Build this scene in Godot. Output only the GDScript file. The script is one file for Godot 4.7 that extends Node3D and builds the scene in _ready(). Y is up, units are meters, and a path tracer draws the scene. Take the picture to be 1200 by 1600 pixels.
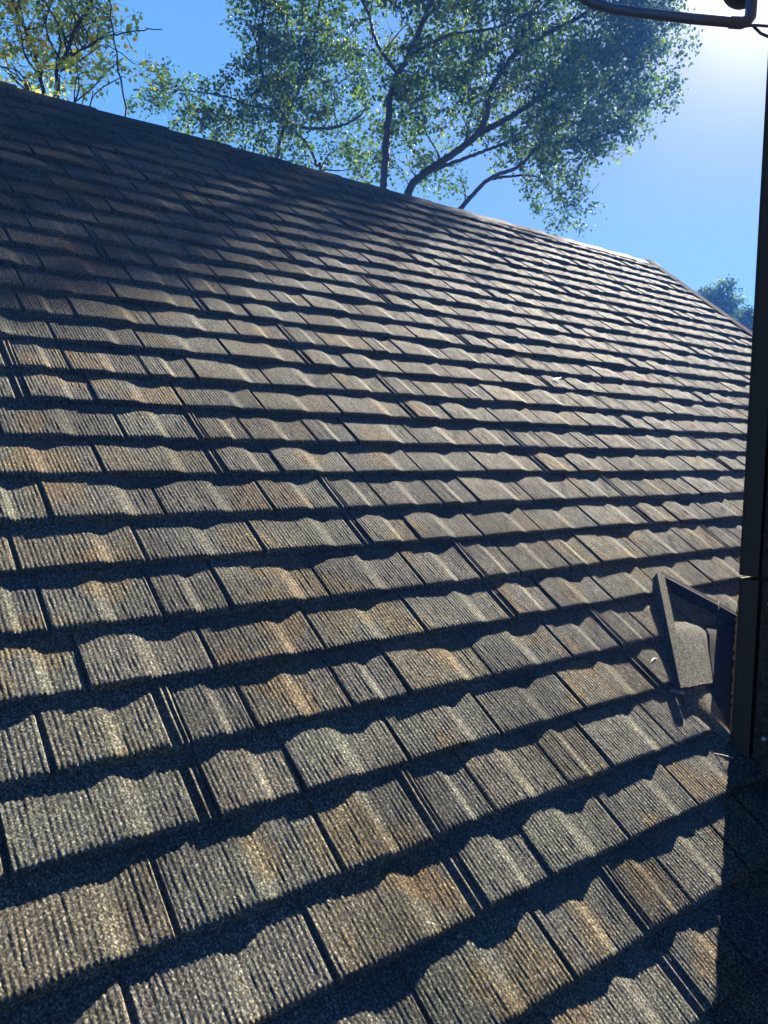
extends Node3D
# A steep roof of stone-coated shake panels seen against the sun, trees behind its ridge, a dark clad wall on the right.

const E := 0.32                                  # exposure of one panel (two shake rows) up the slope, metres
const ORIGIN := Vector3(0, 4.5, 0)
const UP_SLOPE := Vector3(0, 0.605, -0.79622)
const ROOF_N := Vector3(0, 0.79622, 0.605)
const PANEL := 4.23                              # panel length in units of E
const RIDGE := 14.0
const LOWER := [0.085, 0.63, 1.44, 2.29, 3.24, 4.195]
const UPPER := [0.085, 0.51, 1.24, 1.74, 2.58, 3.54, 4.195]
const SEAMS := {-3: 3.7, -2: 2.75, -1: 1.77, 0: 0.72, 1: 3.63, 2: 2.61, 3: 1.6, 4: 0.6, 5: 3.4, 6: 2.45, 7: 1.5, 8: 0.6, 9: 3.6, 10: 2.4, 11: 1.4, 12: 0.4, 13: 3.5}
const SUN := Vector3(0.77, 0.4952, -0.4022)

var rng := RandomNumberGenerator.new()
var used := {}
var granule_mats: Array = []
var plain_granule: StandardMaterial3D
var wobble := FastNoiseLite.new()


func _ready() -> void:
	rng.seed = 4711
	wobble.seed = 5; wobble.frequency = 1.0; wobble.noise_type = FastNoiseLite.TYPE_SIMPLEX; wobble.fractal_octaves = 2
	var cam := Camera3D.new(); cam.name = "camera"; add_child(cam)
	cam.transform = Transform3D(Basis(Vector3(0.7974041, 0.01785559, 0.60318146), Vector3(0.03385508, 0.99666409, -0.07425992), Vector3(-0.60249525, 0.07963592, 0.79413953)), Vector3(-0.736093, 5.360161, 0.970364))
	cam.fov = 67.3555; cam.near = 0.05; cam.far = 600.0; cam.current = true
	var we := WorldEnvironment.new(); we.name = "environment"; add_child(we)
	var env := Environment.new()
	env.background_mode = Environment.BG_SKY
	var sky := Sky.new(); var psm := PanoramaSkyMaterial.new(); psm.panorama = sky_texture(); sky.sky_material = psm
	env.sky = sky
	env.tonemap_mode = Environment.TONE_MAPPER_LINEAR
	env.tonemap_exposure = 15.5
	env.background_energy_multiplier = 1.0
	env.sdfgi_enabled = true; env.ssao_enabled = true; env.ssil_enabled = true
	env.fog_enabled = true; env.fog_density = 0.0022; env.fog_light_color = Color(0.32, 0.57, 1.0)  # thin blue haze added in place of lens glare, lifts the shade
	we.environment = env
	var sun := DirectionalLight3D.new(); sun.name = "sun"; add_child(sun)
	sun.light_color = Color(1.0, 0.955, 0.885); sun.light_energy = 1.6; sun.light_angular_distance = 0.5; sun.shadow_enabled = true
	sun.look_at_from_position(SUN * 50.0, Vector3.ZERO, Vector3.UP)

	make_materials()
	build_ground()
	build_house()
	build_wall()
	build_flashing()
	build_pipe_arm()
	build_trees()
	build_debris()


# ---------------------------------------------------------------- helpers
func at(u: float, v: float, n: float) -> Vector3:
	return ORIGIN + (Vector3(u, 0, 0) + UP_SLOPE * v + ROOF_N * n) * E


func numbered(called: String) -> String:
	var k: int = used.get(called, 0)
	used[called] = k + 1
	return called if k == 0 else "%s_%03d" % [called, k]


func thing(called: String, label: String, category: String, where := Vector3.ZERO, group := "") -> Node3D:
	var o := Node3D.new(); o.name = numbered(called); add_child(o, true); o.position = where
	o.set_meta("label", label); o.set_meta("category", category)
	if group: o.set_meta("group", group)
	return o


func part(called: String, m: Mesh, mat: Material, parent: Node3D, where := Transform3D.IDENTITY) -> MeshInstance3D:
	var o := MeshInstance3D.new(); o.mesh = m; o.name = called
	parent.add_child(o, true)
	o.transform = where
	if mat: o.material_override = mat
	return o


# a mesh under construction
class Build:
	var v := PackedVector3Array()
	var n := PackedVector3Array()
	var c := PackedColorArray()
	var i := PackedInt32Array()

	func quad(a: Vector3, b: Vector3, d: Vector3, e: Vector3) -> void:   # a b d e around, seen from the front anticlockwise
		var nn := (b - a).cross(e - a)
		if nn.length_squared() < 1e-14: nn = (d - a).cross(e - a)
		nn = nn.normalized()
		var k := v.size()
		v.append_array(PackedVector3Array([a, b, d, e])); n.append_array(PackedVector3Array([nn, nn, nn, nn]))
		i.append_array(PackedInt32Array([k, k + 2, k + 1, k, k + 3, k + 2]))

	func slab(p: Array, up: Vector3) -> void:      # a polygon (anticlockwise seen from the tip of up) given thickness downwards
		var m := p.size()
		var k := v.size()
		var nn: Vector3 = ((p[1] - p[0]).cross(p[m - 1] - p[0])).normalized()
		for q in p: v.append(q); n.append(nn)
		for j in range(1, m - 1): i.append_array(PackedInt32Array([k, k + j + 1, k + j]))
		k = v.size()
		for q in p: v.append(q - up); n.append(-nn)
		for j in range(1, m - 1): i.append_array(PackedInt32Array([k, k + j, k + j + 1]))
		for j in m:
			var a: Vector3 = p[j]; var b: Vector3 = p[(j + 1) % m]
			quad(a - up, b - up, b, a)

	func box(o: Vector3, x: Vector3, y: Vector3, z: Vector3, bev := 0.002) -> void:   # centre and half axes (right-handed), chamfered along all edges
		for s in [1.0, -1.0]:
			quad(cor(o, x, y, z, bev, s, -s, -1, 0), cor(o, x, y, z, bev, s, s, -1, 0), cor(o, x, y, z, bev, s, s, 1, 0), cor(o, x, y, z, bev, s, -s, 1, 0))
			quad(cor(o, x, y, z, bev, -1, s, s, 1), cor(o, x, y, z, bev, 1, s, s, 1), cor(o, x, y, z, bev, 1, s, -s, 1), cor(o, x, y, z, bev, -1, s, -s, 1))
			quad(cor(o, x, y, z, bev, -s, -1, s, 2), cor(o, x, y, z, bev, s, -1, s, 2), cor(o, x, y, z, bev, s, 1, s, 2), cor(o, x, y, z, bev, -s, 1, s, 2))
		for a in [1.0, -1.0]:
			for b in [1.0, -1.0]:
				var f: float = a * b
				quad(cor(o, x, y, z, bev, a, b, -f, 0), cor(o, x, y, z, bev, a, b, -f, 1), cor(o, x, y, z, bev, a, b, f, 1), cor(o, x, y, z, bev, a, b, f, 0))
				quad(cor(o, x, y, z, bev, -f, a, b, 1), cor(o, x, y, z, bev, -f, a, b, 2), cor(o, x, y, z, bev, f, a, b, 2), cor(o, x, y, z, bev, f, a, b, 1))
				quad(cor(o, x, y, z, bev, b, -f, a, 2), cor(o, x, y, z, bev, b, -f, a, 0), cor(o, x, y, z, bev, b, f, a, 0), cor(o, x, y, z, bev, b, f, a, 2))

	func cor(o: Vector3, x: Vector3, y: Vector3, z: Vector3, bev: float, sx: float, sy: float, sz: float, which: int) -> Vector3:
		var bx := bev if which != 0 else 0.0
		var by := bev if which != 1 else 0.0
		var bz := bev if which != 2 else 0.0
		return o + x.normalized() * sx * (x.length() - bx) + y.normalized() * sy * (y.length() - by) + z.normalized() * sz * (z.length() - bz)

	func tube(pts: Array, radii: Array, sides := 8, cap := true) -> void:
		var m := pts.size()
		var k := v.size()
		var ref := Vector3(0.31, 0.2, 0.93)
		for j in m:
			var d: Vector3 = (pts[mini(j + 1, m - 1)] - pts[maxi(j - 1, 0)]).normalized()
			var x := ref - d * ref.dot(d)
			if x.length() < 0.1: x = Vector3(1, 0, 0) - d * d.x
			x = x.normalized(); ref = x
			var y := d.cross(x)
			for s in sides:
				var w := TAU * s / sides
				var r := x * cos(w) + y * sin(w)
				v.append(pts[j] + r * radii[j]); n.append(r)
		for j in m - 1:
			for s in sides:
				var a := k + j * sides + s; var b := k + j * sides + (s + 1) % sides
				i.append_array(PackedInt32Array([a, a + sides, b, b, a + sides, b + sides]))
		if cap:
			for e in [0, m - 1]:
				var d: Vector3 = (pts[1] - pts[0]).normalized() * -1.0 if e == 0 else (pts[m - 1] - pts[m - 2]).normalized()
				var c0 := v.size()
				v.append(pts[e]); n.append(d)
				for s in sides: v.append(v[k + e * sides + s]); n.append(d)
				for s in sides:
					var a := c0 + 1 + s; var b := c0 + 1 + (s + 1) % sides
					if e == 0: i.append_array(PackedInt32Array([c0, a, b]))
					else: i.append_array(PackedInt32Array([c0, b, a]))

	# a sheet of rows x cols points, front row first, columns left to right
	func grid(pts: PackedVector3Array, cols: int) -> void:
		var rows := pts.size() / cols
		var k := v.size()
		var nn := PackedVector3Array(); nn.resize(pts.size())
		for r in rows - 1:
			for c0 in cols - 1:
				var a := r * cols + c0
				var pa := pts[a]; var pb := pts[a + 1]; var pd := pts[a + cols]; var pe := pts[a + cols + 1]
				var f1 := (pb - pa).cross(pd - pa); var f2 := (pe - pb).cross(pd - pb)
				nn[a] += f1; nn[a + 1] += f1 + f2; nn[a + cols] += f1 + f2; nn[a + cols + 1] += f2
				i.append_array(PackedInt32Array([k + a, k + a + cols, k + a + 1, k + a + 1, k + a + cols, k + a + cols + 1]))
		for j in nn.size():
			nn[j] = nn[j].normalized() if nn[j].length_squared() > 1e-20 else Vector3.UP
		v.append_array(pts); n.append_array(nn)

	func arrays() -> Array:
		var a := []; a.resize(Mesh.ARRAY_MAX)
		a[Mesh.ARRAY_VERTEX] = v; a[Mesh.ARRAY_NORMAL] = n; a[Mesh.ARRAY_INDEX] = i
		if c.size() == v.size() and c.size() > 0: a[Mesh.ARRAY_COLOR] = c
		return a

	func mesh() -> ArrayMesh:
		var m := ArrayMesh.new()
		m.add_surface_from_arrays(Mesh.PRIMITIVE_TRIANGLES, arrays())
		return m


# ---------------------------------------------------------------- sky and materials
func sky_texture() -> ImageTexture:
	var w := 1024; var h := 512
	var data := PackedFloat32Array(); data.resize(w * h * 3)
	var k := 0
	var inv := 1.0 / 15.5
	for y in h:
		var el := PI * (0.5 - (y + 0.5) / h)
		var ce := cos(el); var se := sin(el)
		for x in w:
			var az := TAU * (x + 0.5) / w
			var d := Vector3(sin(az) * ce, se, -cos(az) * ce)
			var ang := rad_to_deg(acos(clampf(d.dot(SUN), -1, 1)))
			var hz := pow(1.0 - clampf(se, 0, 1), 5.0)
			var zn := maxf(smoothstep(0.5, 1.0, se), smoothstep(45.0, 95.0, ang))
			var r := lerpf(0.14, 0.045, zn) + 0.12 * hz; var g := lerpf(0.42, 0.21, zn) + 0.12 * hz; var b := lerpf(0.86, 0.70, zn) + 0.02 * hz
			var halo := 0.52 * exp(-ang / 10.5)
			var core := 2.6 * exp(-ang / 3.2)
			r += halo + core; g += halo * 0.26 + core * 0.95; b += halo * -0.42 + core * 0.9
			if se < 0.0:
				var t := clampf(-se * 8.0, 0, 1)
				r = lerpf(r, 0.10, t); g = lerpf(g, 0.12, t); b = lerpf(b, 0.07, t)
			data[k] = r * inv; data[k + 1] = g * inv; data[k + 2] = b * inv
			k += 3
	return ImageTexture.create_from_image(Image.create_from_data(w, h, false, Image.FORMAT_RGBF, data.to_byte_array()))


func make_materials() -> void:
	var r2 := RandomNumberGenerator.new(); r2.seed = 99
	# stone granules: dark, brown, grey, tan and a few pale grains (sRGB bytes)
	var pal := [[50, 49, 49], [60, 58, 56], [70, 67, 63], [82, 80, 79], [98, 93, 83], [107, 105, 102], [124, 115, 99], [138, 134, 127], [162, 159, 153], [66, 70, 76]]
	var wts := [0.14, 0.29, 0.45, 0.58, 0.71, 0.80, 0.88, 0.935, 0.96, 1.0]
	var s := 400
	var by := PackedByteArray(); by.resize(s * s * 3)
	for k in s * s:
		var q := r2.randf(); var j := 0
		while wts[j] < q: j += 1
		var f := r2.randf_range(0.85, 1.15)
		for ch in 3: by[k * 3 + ch] = int(clampf(pal[j][ch] * f, 0, 255))
	var img := Image.create_from_data(s, s, false, Image.FORMAT_RGB8, by)
	img.resize(800, 800, Image.INTERPOLATE_CUBIC)
	var gran := ImageTexture.create_from_image(img)
	# soft blotches of the coating: ochre, olive, grey and brown areas
	var nz := FastNoiseLite.new(); nz.noise_type = FastNoiseLite.TYPE_SIMPLEX_SMOOTH; nz.frequency = 0.013; nz.fractal_octaves = 3
	nz.seed = 11; var na := nz.get_seamless_image(400, 400)
	nz.seed = 12; nz.frequency = 0.015; var nb := nz.get_seamless_image(400, 400)
	nz.seed = 13; nz.frequency = 0.009; var nc := nz.get_seamless_image(400, 400)
	na.convert(Image.FORMAT_L8); nb.convert(Image.FORMAT_L8); nc.convert(Image.FORMAT_L8)
	var da := na.get_data(); var db := nb.get_data(); var dc := nc.get_data()
	var bb := PackedByteArray(); bb.resize(400 * 400 * 3)
	for k in 400 * 400:
		var a := da[k] / 255.0; var b := db[k] / 255.0; var c := dc[k] / 255.0
		var ochre := smoothstep(0.6, 0.76, a); var olive := smoothstep(0.5, 0.68, b) * (1.0 - ochre)
		var dark := smoothstep(0.55, 0.25, c) * 0.15
		var col := Vector3(0.85, 0.82, 0.79).lerp(Vector3(1.0, 0.86, 0.69), ochre * 0.65).lerp(Vector3(0.86, 0.85, 0.79), olive * 0.5) * (1.0 - dark)
		col = Vector3(col.x * 0.82, col.y * 0.88, col.z * 0.90)
		bb[k * 3] = int(col.x * 255); bb[k * 3 + 1] = int(col.y * 255); bb[k * 3 + 2] = int(col.z * 255)
	var blot := ImageTexture.create_from_image(Image.create_from_data(400, 400, false, Image.FORMAT_RGB8, bb))
	var tints := [Color(1.0, 0.985, 0.965), Color(0.97, 0.97, 0.95), Color(1.0, 0.96, 0.90), Color(0.93, 0.93, 0.92), Color(0.96, 0.965, 0.94), Color(1.0, 0.975, 0.94), Color(0.94, 0.93, 0.92), Color(0.97, 0.94, 0.89)]
	for t in tints:
		var m := StandardMaterial3D.new()
		m.albedo_color = t
		m.albedo_texture = gran
		m.uv1_triplanar = true; m.uv1_world_triplanar = true; m.uv1_scale = Vector3.ONE / 0.83; m.uv1_triplanar_sharpness = 12.0
		m.detail_enabled = true; m.detail_albedo = blot; m.detail_blend_mode = BaseMaterial3D.BLEND_MODE_MUL; m.detail_uv_layer = BaseMaterial3D.DETAIL_UV_2
		m.uv2_triplanar = true; m.uv2_world_triplanar = true; m.uv2_scale = Vector3.ONE / 1.9; m.uv2_triplanar_sharpness = 12.0
		m.roughness = 0.95; m.metallic_specular = 0.1
		m.heightmap_enabled = true; m.heightmap_texture = gran; m.heightmap_scale = 0.06
		granule_mats.append(m)
	plain_granule = granule_mats[3]


func paint(c: Color, rough := 0.6, spec := 0.4, bump := 0.0, freq := 0.05) -> StandardMaterial3D:
	var m := StandardMaterial3D.new(); m.albedo_color = c.linear_to_srgb(); m.roughness = rough; m.metallic_specular = spec
	if bump > 0.0:
		var nz := FastNoiseLite.new(); nz.seed = 3; nz.frequency = freq; nz.fractal_octaves = 4
		var t := ImageTexture.create_from_image(nz.get_seamless_image(256, 256))
		m.heightmap_enabled = true; m.heightmap_texture = t; m.heightmap_scale = bump
		m.uv1_triplanar = true; m.uv1_world_triplanar = true; m.uv1_scale = Vector3.ONE / 0.5
		var ramp := Gradient.new(); ramp.colors = PackedColorArray([Color(0.72, 0.72, 0.72), Color(1, 1, 1)]); ramp.offsets = PackedFloat32Array([0.25, 0.75])
		var img := nz.get_seamless_image(256, 256)
		img.convert(Image.FORMAT_RGB8)
		for y in 256:
			for x in 256:
				img.set_pixel(x, y, ramp.sample(img.get_pixel(x, y).r))
		m.albedo_texture = ImageTexture.create_from_image(img)
	return m


# ---------------------------------------------------------------- ground and house
func build_ground() -> void:
	var pm := PlaneMesh.new(); pm.size = Vector2(900, 900)
	var g := MeshInstance3D.new(); g.mesh = pm; g.name = "ground"; g.material_override = paint(Color(0.045, 0.06, 0.025), 0.95, 0.2, 1.0, 0.02)
	add_child(g); g.set_meta("kind", "structure"); g.set_meta("label", "grassy ground around and behind the house"); g.set_meta("category", "ground")


func rib(u: float, v: float, ph: float) -> float:
	var w := u + wobble.get_noise_2d(u * 0.9 + ph, v * 1.2) * 0.0025
	var amp := 0.0035 * (0.9 + 0.35 * wobble.get_noise_2d(u * 11.0 + ph * 3.0, v * 4.0))
	return amp * (0.5 + 0.5 * cos(TAU * w / 0.0305)) + 0.0016 * wobble.get_noise_2d(u * 26.0, v * 26.0 + ph)


func hill(x: float, fold: float, first: float) -> float:      # the cross profile of one shake: swells to the fold, then drops
	var a := lerpf(first, 1.0, clampf(x / fold, 0, 1))
	var b := lerpf(1.0, 0.15, smoothstep(fold, fold + 0.15, x))
	return (a if x < fold else b) + (0.25 * clampf((x - fold - 0.15) / (0.85 - fold), 0, 1) if x > fold else 0.0)


# one pressed shake, in units of E; course 0 lower, 1 upper; cut: right-hand limit as a function of v (or none)
func shake(b: Build, course: int, j: int, cut: Array = [], top := 99.0) -> void:
	var edges: Array = LOWER if course == 0 else UPPER
	var u0: float = edges[j] + (0.0 if j == 0 else 0.013)
	var u1: float = edges[j + 1] - (0.0 if j == edges.size() - 2 else 0.013)
	var r2 := RandomNumberGenerator.new(); r2.seed = 100 + course * 20 + j
	var fold := r2.randf_range(0.42, 0.62); var first := r2.randf_range(0.35, 0.75); var size := r2.randf_range(0.8, 1.15)
	var lean := r2.randf_range(-0.006, 0.006)
	var cols: Array = [u0 - 0.004, u0, u0 + 0.006]
	var n0 := int((u1 - u0 - 0.022) / 0.0077)
	for q in n0: cols.append(u0 + 0.011 + (u1 - u0 - 0.022) * q / (n0 - 1))
	cols.append_array([u1 - 0.006, u1, u1 + 0.004])
	var rows: Array
	var back := 0.53 if course == 0 else 1.04
	var f := 0.0 if course == 0 else 0.5
	if course == 0:
		rows = [[0.0, -1.0], [0.002, 0.0], [0.0, 0.45], [0.003, 0.78], [0.011, 0.95], [0.026, 1.0], [0.06, 1.0], [0.12, 1.0], [0.19, 1.0], [0.27, 1.0], [0.36, 1.0], [0.45, 1.0], [back, 1.0]]
	else:
		rows = [[0.462, -1.0], [0.468, 0.0], [0.476, 0.40], [0.486, 0.78], [0.499, 0.96], [0.516, 1.0], [0.56, 1.0], [0.62, 1.0], [0.69, 1.0], [0.77, 1.0], [0.85, 1.0], [0.94, 1.0], [back, 1.0]]
	var pts := PackedVector3Array()
	var m := cols.size()
	for row in rows:
		var v: float = row[0]
		if v > top: v = top
		var t := clampf((v - f) / 0.5, 0, 1.05)
		for c in m:
			var u: float = cols[c]
			var x := clampf((u - u0) / (u1 - u0), 0, 1)
			var hh := hill(x, fold, first) * size
			var high: float = lerpf(0.050, 0.009, t) + hh * lerpf(0.026, 0.011, t) + lean * (x - 0.5) * 2.0
			var base := -0.02 if course == 0 else 0.006
			var rr := rib(u, v, j * 3.7 + course * 9.0)
			var n: float
			if row[1] < 0.0: n = base - 0.02
			elif row[1] < 1.0: n = lerpf(base, high, row[1]) + rr * row[1]
			else: n = high + rr
			var vv := v
			if row[1] >= 0.0 and row[1] < 1.0: vv -= rr * 1.1 + hh * 0.004
			if c == 0 or c == m - 1: n = minf(n, lerpf(0.014, -0.004, t))
			elif c == 1 or c == m - 2: n = lerpf(minf(n, lerpf(0.022, 0.0, t)), n, 0.75)
			if cut: u = minf(u, cut[0] + cut[1] * vv)
			pts.append(Vector3(u, n, -vv) * E)
	b.grid(pts, m)


# the sheet below the shakes: groove floors, the lap with its two ribs on the left and the hidden nailing strip
func pan(b: Build, cut: Array = [], top := 99.0) -> void:
	var cols: Array = [-0.10, -0.075, -0.07, -0.01, -0.004, 0.010, 0.016, 0.022, 0.034, 0.040, 0.046, 0.058, 0.064, 0.070, 0.082, 0.09, 0.3]
	var lift := {5: 0.012, 6: 0.03, 7: 0.034, 8: 0.031, 9: 0.016, 10: 0.014, 11: 0.032, 12: 0.035, 13: 0.03, 14: 0.01}
	for q in 12: cols.append(0.6 + q * 0.3)
	cols.append_array([4.17, 4.19, 4.20])
	var rows: Array = [[0.006, -1.0], [0.004, 0.0], [0.003, 0.7], [0.012, 1.0], [0.25, 1.0], [0.45, 1.0], [0.462, 1.0], [0.47, 2.0], [0.484, 2.6], [0.505, 3.0], [0.75, 3.0], [1.0, 3.0], [1.05, 3.0]]
	var pts := PackedVector3Array()
	for row in rows:
		var v := minf(row[0], top)
		for c in cols.size():
			var u: float = cols[c]
			var n: float
			var k: float = row[1]
			if k < 0.0: n = -0.04
			elif k < 1.0: n = lerpf(-0.02, 0.026, k)
			elif k <= 1.0: n = lerpf(0.026, 0.0, v / 0.5)
			else: n = lerpf(0.004, lerpf(0.030, 0.0, (v - 0.5) / 0.5), (k - 1.0) / 2.0)
			if k >= 1.0:
				var l: float = lift.get(c, 0.0)
				var t := fmod(maxf(v, 0.001), 0.5) / 0.5
				n += l * (1.0 - 0.45 * t) + (0.003 * wobble.get_noise_2d(u * 30.0, v * 20.0) if l > 0.0 else 0.0)
			elif k > 0.0 and lift.get(c, 0.0) > 0.02: n += 0.015 * k
			if c <= 2: n -= 0.012
			if cut: u = minf(u, cut[0] + cut[1] * v)
			pts.append(Vector3(u, n, -v) * E)
	b.grid(pts, cols.size())


func rake(v: float) -> float:
	return 18.28 + (v - 10.0) * 0.03


func flip(p: Vector3) -> Vector3:
	return Vector3(p.x, p.y, 2.0 * at(0, RIDGE, 0).z - p.z)


func build_house() -> void:
	var house := thing("house", "house with a steep roof of dark brown stone coated shake panels", "house", Vector3(1.5, 0, -3.5))
	var back := Transform3D(Basis.IDENTITY, -house.position)
	var left := -9.0
	# the boards under the roofing, both slopes, and the walls
	var deck := paint(Color(0.03, 0.028, 0.025), 0.9, 0.2)
	var b := Build.new()
	b.slab([at(left, -4.6, -0.06), at(rake(-4.6), -4.6, -0.06), at(rake(RIDGE), RIDGE - 0.05, -0.06), at(left, RIDGE - 0.05, -0.06)], ROOF_N * 0.05)
	part("roof_deck", b.mesh(), deck, house, back)
	var ridge := at(0, RIDGE, 0.0)
	b = Build.new()
	var fn := Vector3(0, ROOF_N.y, -ROOF_N.z)
	b.slab([flip(at(left, RIDGE - 0.1, -0.02)), flip(at(19.2, RIDGE - 0.1, -0.02)), flip(at(19.2, -4.6, -0.02)), flip(at(left, -4.6, -0.02))], fn * 0.06)
	part("rear_slope", b.mesh(), plain_granule, house, back)
	var wallm := paint(Color(0.25, 0.24, 0.22), 0.85, 0.3, 0.1)
	var e0 := at(left + 1.0, -3.8, -0.3); var x1 := at(15.2, 0, 0).x
	var zb: float = 2.0 * ridge.z - e0.z
	for side in 2:
		b = Build.new()
		var z := e0.z if side == 0 else zb
		b.box(Vector3((e0.x + x1) / 2, e0.y / 2, z), Vector3((x1 - e0.x) / 2, 0, 0), Vector3(0, e0.y / 2, 0), Vector3(0, 0, 0.1), 0.004)
		part("wall", b.mesh(), wallm, house, back)
	for x in [e0.x, x1]:
		b = Build.new()
		var pk := Vector3(x + 0.1, ridge.y - 0.35, ridge.z)
		var z0 := e0.z - 0.11; var z1 := zb + 0.11
		b.slab([Vector3(x + 0.1, 0, z0), Vector3(x + 0.1, 0, z1), Vector3(x + 0.1, e0.y, z1), pk, Vector3(x + 0.1, e0.y, z0)], Vector3(0.2, 0, 0))
		part("gable_wall", b.mesh(), wallm, house, back)
	# the panels
	var lower_meshes := []; var upper_meshes := []
	for j in LOWER.size() - 1:
		b = Build.new(); shake(b, 0, j); lower_meshes.append(b.mesh())
	for j in UPPER.size() - 1:
		b = Build.new(); shake(b, 1, j); upper_meshes.append(b.mesh())
	b = Build.new(); pan(b); var pan_mesh := b.mesh()
	var joined := ArrayMesh.new()
	for m in lower_meshes + upper_meshes: joined.add_surface_from_arrays(Mesh.PRIMITIVE_TRIANGLES, m.surface_get_arrays(0))
	var spots := []
	var eye := at(-2.3, -0.79, 3.97)
	for r in range(-3, 14):
		var u: float = SEAMS[r]
		while u > -6.6: u -= PANEL
		while u < rake(r + 0.5) - 0.2:
			if u + PANEL > -4.6: spots.append([r, u, eye.distance_to(at(u + 2.0, r + 0.5, 0))])
			u += PANEL
	var near := spots.filter(func(s): return s[1] + PANEL > -1.6 and s[0] > -2 and not (s[1] > 4.2 and s[0] < 0))
	near.sort_custom(func(p, q): return p[2] < q[2])
	near = near.slice(0, 27)
	var tilt := RandomNumberGenerator.new(); tilt.seed = 31
	for s in spots:
		var r: int = s[0]; var u: float = s[1]
		var bas := Basis(Vector3(1, 0, 0), ROOF_N, -UP_SLOPE)
		bas = bas * Basis(Vector3(0, 1, 0), deg_to_rad(tilt.randf_range(-0.12, 0.12))) * Basis(Vector3(0, 0, 1), deg_to_rad(tilt.randf_range(-0.05, 0.1)))
		var where := back * Transform3D(bas, at(u, r + tilt.randf_range(-0.012, 0.012), tilt.randf_range(0.0, 0.008)))
		var mesh_pan := pan_mesh
		var full: ArrayMesh = joined
		var clipped: bool = u + PANEL > rake(r) - 0.1
		if clipped:
			var cut := [rake(r) - u, 0.03]
			b = Build.new(); pan(b, cut); mesh_pan = b.mesh()
			full = ArrayMesh.new()
			for course in 2:
				var edges: Array = LOWER if course == 0 else UPPER
				for j in edges.size() - 1:
					if edges[j] + u < rake(r) - 0.05:
						b = Build.new(); shake(b, course, j, cut); full.add_surface_from_arrays(Mesh.PRIMITIVE_TRIANGLES, b.arrays())
		var pn := part("roof_panel", mesh_pan, granule_mats[tilt.randi() % granule_mats.size()], house, where)
		if s in near:
			for m in lower_meshes + upper_meshes:
				part("shingle", m, granule_mats[tilt.randi() % granule_mats.size()], pn)
		else:
			var o := part("shingle_faces", full, null, pn)
			for k in full.get_surface_count(): o.set_surface_override_material(k, granule_mats[tilt.randi() % granule_mats.size()])
			o.set_meta("kind", "stuff")
	# ridge caps, each lapping over the next
	var x := left
	var cap_len := 1.28
	b = Build.new()
	for side in 2:
		var tp := PackedVector3Array()
		for c in 5:                                  # from the lower edge up to the fold
			for q in 9:
				var f: float = [0.0, 0.0, 0.015, 0.05, 0.5, 0.95, 0.985, 1.0, 1.0][q]
				var lift := lerpf(0.045, 0.066, f) - (0.05 if q == 0 else 0.0) - (0.04 if q == 8 else 0.0)
				var w := (4 - c) / 4.0
				var p := UP_SLOPE * (-0.36 * w) + ROOF_N * (lift - (0.055 if c == 0 else 0.0) + 0.004 * wobble.get_noise_2d(f * 4.0, w * 4.0))
				if c == 4: p = Vector3(0, p.dot(ROOF_N) / ROOF_N.y, 0)
				if side == 1: p.z = -p.z
				tp.append((Vector3(f * cap_len * 1.05, 0, 0) + p) * E)
		b.grid(reverse_rows(tp, 9) if side == 1 else tp, 9)
	var cap_mesh := b.mesh()
	x = -5.74
	while x < rake(RIDGE) - 0.9:
		var t := Transform3D(Basis(Vector3(0, 0, 1), deg_to_rad(tilt.randf_range(-0.5, 0.5))), ORIGIN + (Vector3(x, 0, 0) + UP_SLOPE * RIDGE) * E)
		part("ridge_cap", cap_mesh, granule_mats[tilt.randi() % granule_mats.size()], house, back * t)
		x += cap_len
	# rake trim along the right-hand edge
	b = Build.new()
	var v0 := -4.0
	while v0 < RIDGE:
		var v1 := minf(v0 + 4.2, RIDGE + 0.1)
		b = Build.new()
		var a0 := rake(v0); var a1 := rake(v1)
		b.slab([at(a0 - 0.22, v0, 0.075), at(a0 + 0.06, v0, 0.10), at(a1 + 0.06, v1, 0.095), at(a1 - 0.22, v1, 0.07)], ROOF_N * 0.005)
		b.slab([at(a0 + 0.06, v0, -0.4), at(a1 + 0.06, v1, -0.4), at(a1 + 0.06, v1, 0.095), at(a0 + 0.06, v0, 0.10)], Vector3(0.004, 0, 0))
		part("rake_trim", b.mesh(), paint(Color(0.014, 0.014, 0.015), 1.0, 0.05), house, back)
		v0 += 4.2


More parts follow.
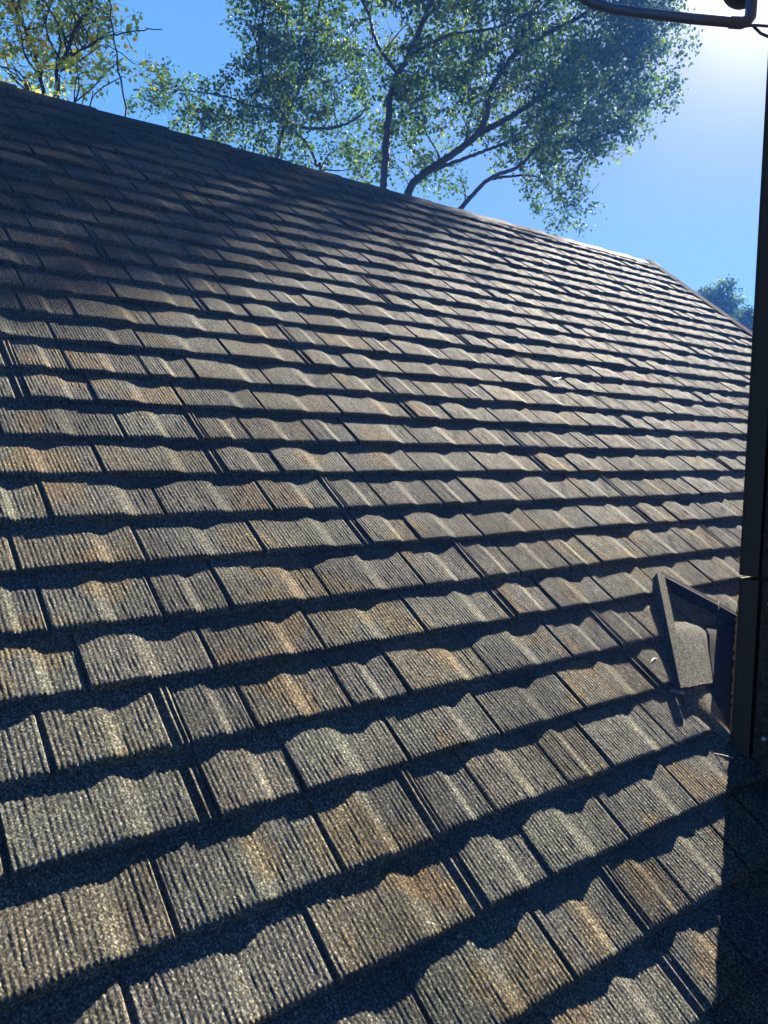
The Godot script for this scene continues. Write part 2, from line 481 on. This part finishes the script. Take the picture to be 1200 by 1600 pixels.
# ---------------------------------------------------------------- the dark wall on the right
func build_wall() -> void:
	var c := at(3.99, 0.31, 0)
	var w := thing("clad_wall", "tall dark clad wall with round screw heads rising through the roof at the right", "wall", Vector3(c.x, c.y, c.z))
	var dark := paint(Color(0.05, 0.040, 0.026), 0.85, 0.12, 0.02, 0.08)
	var trim := paint(Color(0.043, 0.034, 0.022), 0.85, 0.12)
	var tall := 2.75
	var b := Build.new()
	# the core, set back behind the cladding
	b.box(Vector3(0.62, tall / 2 - 0.9, 0.9), Vector3(0.58, 0, 0), Vector3(0, tall / 2 + 0.9, 0), Vector3(0, 0, 0.88), 0.004)
	part("wall_core", b.mesh(), dark, w)
	# the cladding of the face towards the camera: boards butting at a horizontal joint
	var joint := 0.475
	var lows := [-1.55, joint + 0.006]
	var highs := [joint, tall]
	for k in 2:
		b = Build.new()
		var h: float = (highs[k] - lows[k]) / 2
		b.box(Vector3(0.024, (highs[k] + lows[k]) / 2, 0.91 + (0.0 if k else 0.004)), Vector3(0.016, 0, 0), Vector3(0, h, 0), Vector3(0, 0, 0.865), 0.003)
		part("cladding_panel", b.mesh(), dark, w)
		b = Build.new()
		# corner trim: an angle folded round the edge
		var back := 0.0 if k == 0 else 0.004
		b.box(Vector3(0.001 - back, (highs[k] + lows[k]) / 2 + (0.0 if k == 0 else 0.002), 0.022), Vector3(0.0035, 0, 0), Vector3(0, h, 0), Vector3(0, 0, 0.022), 0.0015)
		b.box(Vector3(0.06 - back, (highs[k] + lows[k]) / 2 + (0.0 if k == 0 else 0.002), -0.0035), Vector3(0.0625, 0, 0), Vector3(0, h, 0), Vector3(0, 0, 0.0033), 0.0015)
		part("corner_trim", b.mesh(), trim, w)
		b = Build.new()
		b.box(Vector3(0.63, (highs[k] + lows[k]) / 2, 0.006), Vector3(0.5, 0, 0), Vector3(0, h, 0), Vector3(0, 0, 0.011), 0.003)
		part("side_panel", b.mesh(), dark, w)
	var steel := paint(Color(0.30, 0.31, 0.30), 0.5, 0.5)
	for y in [0.415, 0.052, 1.35, 1.9]:
		b = Build.new()
		b.tube([Vector3(0.009, y, 0.079 - 0.012 * y), Vector3(0.004, y, 0.079 - 0.012 * y), Vector3(0.002, y, 0.079 - 0.012 * y)], [0.0065, 0.0062, 0.003], 12)
		part("screw_head", b.mesh(), steel, w)
	# crumbly sealant down the back edge of the corner trim
	var pts := []; var rad := []
	var y2 := -0.02
	while y2 < 0.42:
		pts.append(Vector3(0.003 + rng.randf_range(-0.003, 0.003), y2, -0.0085 + rng.randf_range(-0.003, 0.001)))
		rad.append(rng.randf_range(0.001, 0.0048)); y2 += 0.006
	b = Build.new(); b.tube(pts, rad, 5)
	part("sealant_bead", b.mesh(), paint(Color(0.26, 0.15, 0.06), 0.9, 0.2), w)
	# bent base flashing along the foot of the face
	b = Build.new()
	for k in 4:
		var v0 := 0.36 - k * 1.1; var v1 := v0 - 1.12
		b.slab([at(3.80, v1, 0.085), at(4.02, v1, 0.10), at(4.02, v0, 0.10), at(3.80, v0, 0.085)], ROOF_N * 0.004)
	part("base_flashing", b.mesh(), paint(Color(0.02, 0.02, 0.021), 0.6, 0.4), w)


# ---------------------------------------------------------------- flashing behind the wall corner
func build_flashing() -> void:
	var o := at(4.4, 1.2, 0)
	var f := thing("roof_flashing", "bent granule coated saddle flashing fitted on the roof behind the dark wall", "flashing", o)
	var bk := Transform3D(Basis.IDENTITY, -o)
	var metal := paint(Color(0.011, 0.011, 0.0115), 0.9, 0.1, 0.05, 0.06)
	var b := Build.new()
	# the upturned strip towards the ridge, leaning over at its right-hand end
	b = Build.new()
	b.slab([at(5.03, 2.08, 0.0), at(5.46, 1.56, 0.0), at(5.40, 1.66, 0.15), at(5.00, 2.15, 0.135)], Vector3(0.008, 0.0, -0.006))
	b.slab([at(5.00, 2.15, 0.135), at(5.40, 1.66, 0.15), at(5.45, 1.70, 0.152), at(5.04, 2.20, 0.137)], ROOF_N * 0.004)
	# taller bent piece, shaped to shade the apron, running unseen to the wall
	b.slab([at(5.44, 1.58, 0.0), at(6.30, 0.40, 0.0), at(5.98, 0.40, 0.32), at(5.09, 1.54, 0.31)], Vector3(0.007, 0.0, -0.005))
	b.slab([at(5.09, 1.54, 0.31), at(5.98, 0.40, 0.32), at(6.02, 0.42, 0.323), at(5.13, 1.57, 0.313)], ROOF_N * 0.004)
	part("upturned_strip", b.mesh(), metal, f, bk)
	# the narrow coated hem on the left
	b = Build.new()
	b.slab([at(3.80, 0.91, 0.13), at(3.90, 0.90, 0.135), at(5.01, 2.16, 0.145), at(4.93, 2.20, 0.14)], ROOF_N * 0.006)
	b.slab([at(3.80, 0.91, -0.02), at(3.80, 0.91, 0.13), at(4.93, 2.20, 0.14), at(4.93, 2.20, -0.02)], Vector3(-0.006, 0, 0.004))
	part("coated_hem", b.mesh(), granule_mats[0], f, bk)
	# the coated saddle sheet: a rounded hump that drops to the wall
	b = Build.new()
	var pts := PackedVector3Array()
	for row in 9:
		var t := row / 8.0
		for col in 13:
			var s := col / 12.0
			var a := Vector3(3.91, 0.90, 0.118).lerp(Vector3(4.55, 1.62, 0.112), t)
			var e := Vector3(4.32, 0.88, 0.10).lerp(Vector3(5.05, 1.52, 0.09), t)
			var p := a.lerp(e, s)
			p.z += 0.012 * sin(PI * s) - 0.035 * smoothstep(0.8, 1.0, t) + 0.006 * wobble.get_noise_2d(s * 6.0, t * 6.0)
			pts.append(at(p.x, p.y, p.z))
	b.grid(pts, 13)
	part("saddle_sheet", b.mesh(), granule_mats[3], f, bk)
	# the sheet in the hollow between strip and saddle
	b = Build.new()
	b.slab([at(4.2, 1.1, 0.02), at(5.65, 1.1, 0.02), at(5.66, 1.43, 0.03), at(5.04, 2.10, 0.03), at(4.85, 2.1, 0.03)], ROOF_N * 0.006)
	part("hollow_sheet", b.mesh(), granule_mats[3], f, bk)
	# the shade-darkened apron that runs down to the wall corner, rolled over at its upper edge
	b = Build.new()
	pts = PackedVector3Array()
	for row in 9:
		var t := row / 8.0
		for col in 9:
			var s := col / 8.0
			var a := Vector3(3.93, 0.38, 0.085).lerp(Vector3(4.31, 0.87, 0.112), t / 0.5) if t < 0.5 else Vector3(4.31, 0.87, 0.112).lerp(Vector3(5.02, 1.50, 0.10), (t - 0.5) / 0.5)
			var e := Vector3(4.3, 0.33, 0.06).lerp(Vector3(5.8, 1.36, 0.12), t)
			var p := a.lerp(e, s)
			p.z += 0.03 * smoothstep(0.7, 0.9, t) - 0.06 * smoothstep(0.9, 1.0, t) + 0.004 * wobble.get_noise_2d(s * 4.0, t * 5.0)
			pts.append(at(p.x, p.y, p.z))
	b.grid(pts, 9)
	var shade_coat: StandardMaterial3D = granule_mats[3].duplicate(); shade_coat.albedo_color = Color(0.42, 0.42, 0.43)  # saddle coating darkened, the shade over the apron painted into its colour
	part("apron_sheet", b.mesh(), shade_coat, f, bk)
	# the lower flap with a curled edge
	b = Build.new()
	pts = PackedVector3Array()
	var line := [[3.90, 0.92], [3.82, 0.82], [3.80, 0.70], [3.83, 0.55], [3.93, 0.36]]
	var rim := [[4.25, 0.98], [4.22, 0.92], [4.18, 0.78], [4.10, 0.60], [3.99, 0.40]]
	for k in 5:
		for col in 7:
			var s := col / 6.0
			var p := Vector3(lerpf(line[k][0], rim[k][0], s), lerpf(line[k][1], rim[k][1], s), 0)
			p.z = 0.085 - 0.03 * pow(1.0 - s, 3.0) + 0.012 * sin(PI * s)
			pts.append(at(p.x, p.y, p.z))
	b.grid(reverse_rows(pts, 7), 7)
	part("lower_flap", b.mesh(), granule_mats[0], f, bk)
	b = Build.new()
	b.slab([at(3.74, 0.93, 0.06), at(3.84, 0.86, 0.085), at(3.88, 0.89, 0.09), at(3.77, 0.96, 0.065)], ROOF_N * 0.003)
	part("cut_tab", b.mesh(), paint(Color(0.07, 0.07, 0.07), 0.7, 0.3), f, bk)


func reverse_rows(p: PackedVector3Array, cols: int) -> PackedVector3Array:
	var out := PackedVector3Array()
	var rows := p.size() / cols
	for r in rows:
		for c in cols: out.append(p[(rows - 1 - r) * cols + c])
	return out


# ---------------------------------------------------------------- the pipe arm at the top right
func build_pipe_arm() -> void:
	var o := Vector3(1.47, 6.6, -0.25)
	var p := thing("pipe_arm", "dark metal pipe arm with an elbow and round lamp head against the sun", "lamp arm", o)
	var bk := Transform3D(Basis.IDENTITY, -o)
	var metal := paint(Color(0.035, 0.042, 0.055), 0.35, 0.5)
	metal.metallic = 0.3
	var b := Build.new()
	var run := [Vector3(1.02, 6.73, -0.60), Vector3(1.08, 6.672, -0.55), Vector3(1.115, 6.648, -0.525), Vector3(1.16, 6.633, -0.49), Vector3(1.22, 6.622, -0.44), Vector3(1.34, 6.608, -0.35), Vector3(1.445, 6.597, -0.265)]
	b.tube(run, [0.0138, 0.0138, 0.0138, 0.0138, 0.0138, 0.0138, 0.0138], 20)
	part("pipe", b.mesh(), metal, p, bk)
	b = Build.new()
	b.tube([Vector3(1.425, 6.5985, -0.282), Vector3(1.45, 6.597, -0.262), Vector3(1.462, 6.602, -0.252), Vector3(1.470, 6.615, -0.247), Vector3(1.474, 6.64, -0.248), Vector3(1.476, 6.66, -0.249)], [0.0158, 0.0162, 0.0162, 0.0162, 0.0158, 0.0158], 20)
	part("elbow", b.mesh(), metal, p, bk)
	b = Build.new()
	b.tube([Vector3(1.476, 6.65, -0.249), Vector3(1.48, 6.80, -0.26)], [0.0135, 0.0135], 20)
	part("riser", b.mesh(), metal, p, bk)
	# the round head behind the riser
	b = Build.new()
	var c := Vector3(1.530, 6.745, -0.312)
	var ax := Vector3(0.60, 0.1, -0.79).normalized()
	var ps := []; var rs := []
	for k in 9:
		var t := k / 8.0
		ps.append(c + ax * (t - 0.5) * 0.06); rs.append(0.06 * pow(sin(PI * clampf(t, 0.04, 0.97)), 0.45))
	b.tube(ps, rs, 28)
	part("lamp_head", b.mesh(), metal, p, bk)
	for run2 in [[Vector3(1.45, 6.586, -0.26), Vector3(1.48, 6.592, -0.24), Vector3(1.59, 6.62, -0.23), Vector3(1.71, 6.65, -0.20)], [Vector3(1.483, 6.592, -0.244), Vector3(1.50, 6.572, -0.23), Vector3(1.53, 6.552, -0.20), Vector3(1.60, 6.53, -0.15)]]:
		b = Build.new(); b.tube(run2, [0.004, 0.004, 0.004, 0.004], 8)
		part("cable", b.mesh(), paint(Color(0.03, 0.02, 0.02), 0.6, 0.3), p, bk)


# ---------------------------------------------------------------- trees
func smooth(pts: Array) -> Array:
	var c := Curve3D.new()
	for k in pts.size():
		var t: Vector3 = (pts[mini(k + 1, pts.size() - 1)] - pts[maxi(k - 1, 0)]) / 6.0
		c.add_point(pts[k], -t, t)
	c.bake_interval = 0.12
	return Array(c.get_baked_points())


func tree(called: String, label: String, limbs: Array, thick: Array, balls: Array, leaf: float, per: int, cols: Array, bark: Color, seed_: int, spread := 0.34, density := 26.0, boughs := 3.0, group := "") -> void:
	var r := RandomNumberGenerator.new(); r.seed = seed_
	var foot: Vector3 = limbs[0][0]
	var t := thing(called, label, "tree", foot, group)
	var bk := Transform3D(Basis.IDENTITY, -foot)
	var bm := paint(bark, 0.9, 0.2)
	var samples := []                       # points along the limbs for twigs to start at
	for k in limbs.size():
		var pts := smooth(limbs[k])
		var rad := []
		for j in pts.size():
			var q := j / float(pts.size() - 1)
			rad.append(lerpf(thick[k][0], thick[k][1], pow(q, 0.8)))
			if j > 2 and pts[j].y > 7.5: samples.append([pts[j], rad[j]])
			pts[j] += Vector3(r.randfn(0, 0.008), r.randfn(0, 0.008), r.randfn(0, 0.008)) * (1.0 if j > 0 else 0.0)
		var b := Build.new(); b.tube(pts, rad, 9)
		part("trunk" if k == 0 else "limb", b.mesh(), bm, t, bk)
	var tw := Build.new(); var lf := Build.new()
	for ball in balls:
		var c0: Vector3 = ball[0]; var rh: float = ball[1]; var rv: float = ball[2]
		for q in int(boughs * ball[3] * (0.5 + rh)):              # middling branches that carry the twigs
			var d := Vector3(r.randfn(), r.randfn(), r.randfn()).normalized()
			var p := c0 + Vector3(d.x * rh, d.y * rv, d.z * rh) * r.randf_range(0.5, 0.95)
			var best := 1e9; var from: Vector3 = p; var fr := 0.02
			for sm in samples:
				var dd: float = p.distance_squared_to(sm[0] + Vector3(0, 0.5, 0))
				if dd < best and sm[1] > 0.012: best = dd; from = sm[0]; fr = sm[1]
			var len := p.distance_to(from)
			if len < 0.3: continue
			var bend := Vector3(r.randfn(0, 0.12), r.randfn(0.05, 0.1), r.randfn(0, 0.12)) * len
			var pts := smooth([from, from.lerp(p, 0.35) + bend, from.lerp(p, 0.7) + bend * 0.7 + Vector3(r.randfn(0, 0.05), r.randfn(0, 0.05), 0) * len, p])
			var r0 := minf(fr * 0.7, 0.012 + 0.012 * len)
			var rad := []
			for j in pts.size():
				rad.append(lerpf(r0, 0.006, j / float(pts.size() - 1)))
				if j > 1: samples.append([pts[j], rad[j]])
			tw.tube(pts, rad, 5, false)
		var count := int(ball[3] * density * rh * rh * rv / 0.34 + 3)
		for q in count:
			var d := Vector3(r.randfn(), r.randfn(), r.randfn()).normalized() * pow(r.randf(), 0.42)
			var p := c0 + Vector3(d.x * rh, d.y * rv, d.z * rh)
			# nearest limb point that lies inwards
			var best := 1e9; var from: Vector3 = p; var fr := 0.01
			for s in range(r.randi() % 3, samples.size(), 3):
				var dd: float = p.distance_squared_to(samples[s][0])
				if dd < best: best = dd; from = samples[s][0]; fr = samples[s][1]
			var len := p.distance_to(from)
			var mid := from.lerp(p, 0.5) + Vector3(r.randfn(0, 0.09), r.randfn(0.06, 0.08), r.randfn(0, 0.09)) * len
			var pt := [from, from.lerp(mid, 0.55) + Vector3(0, 0.03 * len, 0), mid, mid.lerp(p, 0.55) + Vector3(r.randfn(0, 0.04), r.randfn(0, 0.04), 0) * len, p]
			var r0 := minf(fr * 0.55, 0.007 + 0.009 * len)
			tw.tube(pt, [r0, r0 * 0.8, r0 * 0.65, r0 * 0.45, 0.003], 4, false)
			if r.randf() < 0.5: samples.append([mid, r0 * 0.6])
			var tone := r.randf()
			for sp in 4:
				var dir := (Vector3(r.randfn(), r.randfn() * 0.7 - 0.15, r.randfn()).normalized() + (p - from).normalized() * 0.5).normalized()
				var tip := p + dir * spread * r.randf_range(0.6, 1.25)
				tw.tube([p, p.lerp(tip, 0.5) + Vector3(0, 0.02, 0), tip], [0.0028, 0.0022, 0.0015], 3, false)
				for l in per / 4:
					var w := r.randf_range(0.12, 1.0)
					var lp := p.lerp(tip, w) + Vector3(r.randfn(), r.randfn(), r.randfn()) * spread * 0.16
					var ax := (dir * 0.4 + Vector3(r.randfn(), r.randfn() * 0.8 - 0.5, r.randfn())).normalized()
					var sd := ax.cross(Vector3(r.randfn(), r.randfn(), r.randfn())).normalized()
					var nn := sd.cross(ax)
					var size := leaf * r.randf_range(0.65, 1.2)
					var col: Color = cols[int(clampf((tone * 0.65 + r.randf() * 0.35) * cols.size(), 0, cols.size() - 1))]
					col = col * r.randf_range(0.8, 1.2)
					col.a = 1.0
					var k0 := lf.v.size()
					var m := lp + ax * size * 0.5
					lf.v.append_array(PackedVector3Array([lp, m - sd * size * 0.34 + nn * size * 0.10, lp + ax * size - nn * size * 0.08, m + sd * size * 0.34 + nn * size * 0.10]))
					var n1 := (nn + sd * 0.25).normalized(); var n2 := (nn - sd * 0.25).normalized()
					lf.n.append_array(PackedVector3Array([nn, n1, nn, n2]))
					lf.c.append_array(PackedColorArray([col, col, col, col]))
					lf.i.append_array(PackedInt32Array([k0, k0 + 1, k0 + 2, k0, k0 + 2, k0 + 3]))
	var o := part("twigs", tw.mesh(), bm, t, bk); o.set_meta("kind", "stuff")
	var lm := StandardMaterial3D.new(); lm.vertex_color_use_as_albedo = true; lm.roughness = 0.8; lm.metallic_specular = 0.08
	lm.cull_mode = BaseMaterial3D.CULL_DISABLED
	lm.backlight_enabled = true; lm.backlight = Color(0.56, 0.62, 0.27)
	o = part("crown", lf.mesh(), lm, t, bk); o.set_meta("kind", "stuff")


func build_trees() -> void:
	var greens := [Color(0.026, 0.056, 0.034), Color(0.033, 0.068, 0.036), Color(0.05, 0.092, 0.038), Color(0.085, 0.13, 0.04), Color(0.17, 0.20, 0.045)]
	var bark := Color(0.035, 0.033, 0.03)
	tree("leafy_tree", "big green broadleaf tree with several forking trunks right behind the ridge", [
		[Vector3(11.98, 0, -14.95), Vector3(11.91, 3.46, -14.95), Vector3(11.94, 8.36, -15.02), Vector3(12.01, 11.55, -15.02), Vector3(12.05, 12.12, -15.03), Vector3(12.39, 12.54, -14.82), Vector3(12.98, 13.07, -14.26), Vector3(13.29, 13.44, -13.88), Vector3(13.40, 13.87, -13.66), Vector3(13.48, 14.45, -13.66), Vector3(13.86, 15.27, -13.28), Vector3(14.41, 15.76, -12.74), Vector3(15.15, 16.27, -11.87), Vector3(15.68, 16.97, -11.18)],
		[Vector3(11.94, 7.94, -15.00), Vector3(11.10, 10.18, -14.81), Vector3(10.96, 11.27, -14.72), Vector3(10.92, 11.86, -14.64), Vector3(10.95, 13.21, -14.57), Vector3(10.95, 13.93, -14.47), Vector3(11.02, 14.40, -14.29), Vector3(11.13, 14.73, -14.05), Vector3(11.31, 15.55, -13.65), Vector3(11.44, 16.57, -13.13), Vector3(11.37, 18.42, -13.02), Vector3(11.23, 20.31, -13.14)],
		[Vector3(11.13, 14.73, -14.05), Vector3(11.82, 15.19, -13.41), Vector3(12.46, 15.22, -12.57), Vector3(12.87, 15.36, -11.76)],
		[Vector3(11.02, 14.40, -14.29), Vector3(11.00, 15.38, -15.10), Vector3(11.17, 16.49, -15.79), Vector3(11.02, 18.04, -16.60), Vector3(10.98, 20.23, -17.20)],
		[Vector3(13.29, 13.44, -13.88), Vector3(14.36, 14.15, -13.49), Vector3(15.26, 14.80, -13.23), Vector3(16.31, 15.20, -12.82), Vector3(17.51, 15.71, -12.30)],
		[Vector3(13.86, 15.27, -13.28), Vector3(14.35, 16.07, -13.34), Vector3(14.85, 17.05, -13.41), Vector3(15.51, 18.81, -13.62), Vector3(15.67, 21.22, -14.08)],
		[Vector3(11.94, 8.22, -15.02), Vector3(12.82, 10.32, -14.95), Vector3(13.20, 11.39, -14.81), Vector3(13.48, 11.83, -14.63), Vector3(14.01, 12.56, -14.12), Vector3(14.53, 12.85, -13.59), Vector3(14.87, 13.34, -13.03), Vector3(15.55, 13.33, -12.15), Vector3(15.97, 13.55, -11.50)],
		[Vector3(14.01, 12.56, -14.12), Vector3(15.22, 12.81, -13.76), Vector3(15.97, 12.49, -13.51), Vector3(16.28, 12.01, -13.41)],
		[Vector3(12.39, 12.54, -14.82), Vector3(14.28, 13.48, -14.54), Vector3(15.83, 14.25, -14.15), Vector3(17.47, 14.82, -13.49)],
	], [[0.24, 0.035], [0.13, 0.03], [0.045, 0.022], [0.05, 0.022], [0.085, 0.025], [0.065, 0.025], [0.115, 0.02], [0.04, 0.014], [0.06, 0.02]], [
		[Vector3(16.2, 17.2, -11.3), 1.15, 0.9, 1.3],
		[Vector3(15.6, 16.5, -10.9), 1.2, 0.85, 1.0],
		[Vector3(14.3, 17.2, -11.8), 1.6, 1.0, 1.2],
		[Vector3(14.8, 18.3, -12.6), 1.7, 1.1, 1.9],
		[Vector3(15.30, 14.59, -12.82), 2.73, 1.41, 0.8],
		[Vector3(16.79, 15.36, -11.77), 1.41, 1.57, 1.0],
		[Vector3(16.70, 16.45, -11.59), 0.98, 0.98, 1.00],
		[Vector3(15.16, 15.78, -12.34), 1.93, 1.12, 0.8],
		[Vector3(15.89, 12.40, -13.21), 1.06, 1.04, 0.75],
		[Vector3(15.19, 13.34, -13.31), 1.44, 0.67, 0.80],
		[Vector3(15.93, 13.69, -12.25), 0.99, 0.74, 1.00],
		[Vector3(12.26, 15.58, -13.46), 2.00, 1.08, 1.10],
		[Vector3(11.72, 14.29, -14.44), 1.51, 0.95, 0.90],
		[Vector3(13.38, 14.54, -14.26), 1.16, 0.99, 0.80],
		[Vector3(11.83, 13.19, -15.31), 0.99, 0.99, 0.85],
		[Vector3(13.48, 12.86, -15.44), 0.87, 0.70, 0.55],
		[Vector3(10.93, 15.97, -16.28), 0.99, 1.16, 0.55],
		[Vector3(13.17, 18.02, -13.55), 2.24, 1.26, 1.1],
		[Vector3(11.38, 18.48, -14.42), 2.93, 1.85, 1.20],
		[Vector3(12.01, 20.40, -13.83), 2.10, 1.26, 1.0],
	], 0.118, 36, greens, bark, 21, 0.46, 9.5, 4.0)
	tree("slender_tree", "slender green tree with thin curved stems left of the big tree", [
		[Vector3(10.51, 0, -17.61), Vector3(10.65, 4.86, -17.47), Vector3(10.82, 12.37, -17.41), Vector3(10.77, 13.07, -17.51), Vector3(10.51, 13.62, -17.59), Vector3(10.18, 14.04, -17.89), Vector3(9.91, 14.42, -17.94), Vector3(9.16, 14.50, -18.35), Vector3(8.55, 14.68, -18.64), Vector3(7.50, 14.70, -19.11)],
		[Vector3(10.63, 6.26, -17.47), Vector3(10.02, 10.46, -18.31), Vector3(10.04, 13.16, -18.43), Vector3(10.18, 14.25, -18.25), Vector3(10.50, 15.33, -17.94), Vector3(10.67, 16.41, -17.58), Vector3(10.70, 17.79, -17.34), Vector3(10.40, 19.21, -17.52)],
		[Vector3(10.18, 14.04, -17.89), Vector3(9.45, 14.81, -17.82), Vector3(9.20, 15.58, -17.90), Vector3(9.17, 16.43, -17.66), Vector3(9.34, 17.75, -17.31)],
		[Vector3(10.18, 14.25, -18.25), Vector3(11.31, 14.24, -17.58), Vector3(12.21, 14.91, -17.31), Vector3(12.26, 16.11, -17.75)],
	], [[0.137, 0.016], [0.105, 0.026], [0.063, 0.016], [0.053, 0.016]], [
		[Vector3(10.30, 15.82, -17.62), 1.62, 1.29, 1.25],
		[Vector3(9.23, 14.45, -18.11), 1.44, 0.85, 1.10],
		[Vector3(7.56, 14.54, -19.04), 1.26, 0.57, 0.80],
		[Vector3(6.92, 14.63, -19.37), 0.84, 0.34, 0.50],
		[Vector3(8.78, 13.98, -19.12), 1.22, 0.52, 0.9],
		[Vector3(11.05, 14.50, -17.80), 1.06, 0.88, 0.85],
		[Vector3(9.02, 15.93, -17.72), 0.91, 0.91, 0.80],
		[Vector3(12.01, 15.73, -17.37), 0.80, 1.06, 0.50],
		[Vector3(8.83, 16.50, -17.73), 0.74, 0.49, 0.70],
		[Vector3(9.95, 18.02, -17.40), 1.83, 1.33, 1.10],
		[Vector3(10.50, 20.28, -17.38), 1.85, 1.34, 1.00],
		[Vector3(11.48, 13.26, -17.01), 1.05, 0.62, 0.9],
		[Vector3(10.02, 13.49, -18.13), 1.05, 0.35, 0.9],
	], 0.118, 36, greens, bark, 22, 0.46, 10.0, 4.0)
	tree("yellowing_tree", "thin tree with yellowing leaves at the left end of the ridge", [
		[Vector3(1.98, 0, -9.5), Vector3(1.98, 6, -9.48), Vector3(1.98, 9.86, -9.51), Vector3(1.99, 10.05, -9.40), Vector3(2.12, 10.40, -9.21), Vector3(2.30, 10.89, -8.99), Vector3(2.36, 11.59, -8.89)],
		[Vector3(1.98, 9.0, -9.48), Vector3(1.84, 10.11, -9.89), Vector3(1.79, 10.57, -10.11), Vector3(1.66, 11.12, -10.38), Vector3(1.55, 11.78, -10.53)],
		[Vector3(1.98, 7.0, -9.48), Vector3(2.4, 8.8, -8.5), Vector3(2.43, 9.30, -8.36), Vector3(2.38, 9.74, -8.44), Vector3(2.32, 10.06, -8.39), Vector3(2.25, 10.45, -8.35)],
		[Vector3(2.02, 10.09, -9.37), Vector3(2.25, 10.18, -8.83), Vector3(2.43, 10.18, -8.45), Vector3(2.60, 10.17, -8.19), Vector3(2.72, 10.15, -7.97)],
		[Vector3(1.99, 9.97, -9.39), Vector3(2.37, 10.33, -9.51), Vector3(2.61, 10.56, -9.61), Vector3(2.93, 10.37, -9.47)],
	], [[0.075, 0.015], [0.036, 0.012], [0.02, 0.008], [0.016, 0.005], [0.014, 0.005]], [
		[Vector3(1.77, 10.63, -9.87), 0.73, 0.44, 1.00],
		[Vector3(2.14, 10.67, -9.22), 0.55, 0.35, 1.00],
		[Vector3(1.72, 10.15, -9.99), 0.57, 0.24, 1.20],
		[Vector3(2.14, 9.86, -9.26), 0.40, 0.22, 1.00],
		[Vector3(2.33, 9.84, -8.74), 0.34, 0.31, 0.50],
		[Vector3(2.43, 10.30, -8.46), 0.30, 0.19, 0.35],
		[Vector3(1.86, 11.44, -9.88), 1.05, 0.48, 1.00],
		[Vector3(3.09, 10.24, -9.21), 0.21, 0.25, 0.12],
	], 0.07, 18, [Color(0.13, 0.18, 0.05), Color(0.26, 0.31, 0.06), Color(0.40, 0.42, 0.08), Color(0.60, 0.50, 0.08), Color(0.68, 0.46, 0.06)], bark, 23, 0.22, 95.0, 7.0)
	tree("distant_tree", "small far tree with a narrow top beyond the right roof edge", [
		[Vector3(23.99, 0, -13.17), Vector3(24.0, 7, -13.2), Vector3(24.09, 9.97, -13.39), Vector3(24.25, 11.05, -13.38)],
	], [[0.2, 0.03]], [
		[Vector3(24.33, 10.79, -13.30), 0.55, 0.49, 1.00],
		[Vector3(23.89, 10.65, -13.61), 0.37, 0.34, 1.00],
		[Vector3(24.44, 9.97, -13.13), 0.34, 0.55, 1.00],
		[Vector3(24.13, 10.07, -13.38), 0.62, 0.75, 0.70],
	], 0.11, 32, greens, bark, 24, 0.3, 110.0)
	tree("distant_tree", "low rounded far tree beside the dark wall at the right roof edge", [
		[Vector3(22.84, 0, -11.51), Vector3(22.84, 6.84, -11.51), Vector3(22.93, 9.63, -11.72)],
	], [[0.2, 0.03]], [
		[Vector3(23.00, 9.23, -11.63), 0.69, 0.69, 1.20],
		[Vector3(22.85, 9.63, -11.78), 0.32, 0.34, 1.00],
		[Vector3(23.64, 8.97, -12.38), 0.60, 0.71, 1.20],
		[Vector3(23.64, 9.25, -11.15), 0.92, 0.69, 1.00],
	], 0.11, 32, greens, bark, 25, 0.3, 110.0)


# ---------------------------------------------------------------- bits lying on the roof
func build_debris() -> void:
	var pale := paint(Color(0.7, 0.68, 0.62), 0.7, 0.3)
	var p := thing("fallen_petal", "white sliver lying on a shake far up right on the roof", "debris", at(7.05, 6.25, 0.07))
	var b := Build.new()
	b.slab([Vector3(-0.03, 0, 0.0), Vector3(0.0, 0.0, 0.008), Vector3(0.035, 0.012, 0.0), Vector3(0.0, 0.004, -0.006)], ROOF_N * 0.001)
	part("petal", b.mesh(), pale, p)
	p = thing("twig", "pale bent twig lying beside the bent flashing", "twig", at(3.9, 1.28, 0.05))
	b = Build.new()
	b.tube([Vector3(-0.02, 0, 0.006), Vector3(0, 0.003, 0), Vector3(0.016, 0.001, 0.0)], [0.0012, 0.0015, 0.001], 6)
	part("stem", b.mesh(), pale, p)
	p = thing("twig", "thin dry stalk lying at the foot of the dark wall corner", "twig", at(3.72, 0.28, 0.05))
	b = Build.new()
	b.tube([Vector3(-0.02, 0.006, -0.02), Vector3(-0.004, 0.004, 0), Vector3(0.012, 0.0, 0.026)], [0.001, 0.0012, 0.0008], 6)
	part("stem", b.mesh(), paint(Color(0.3, 0.27, 0.22), 0.8, 0.2), p)
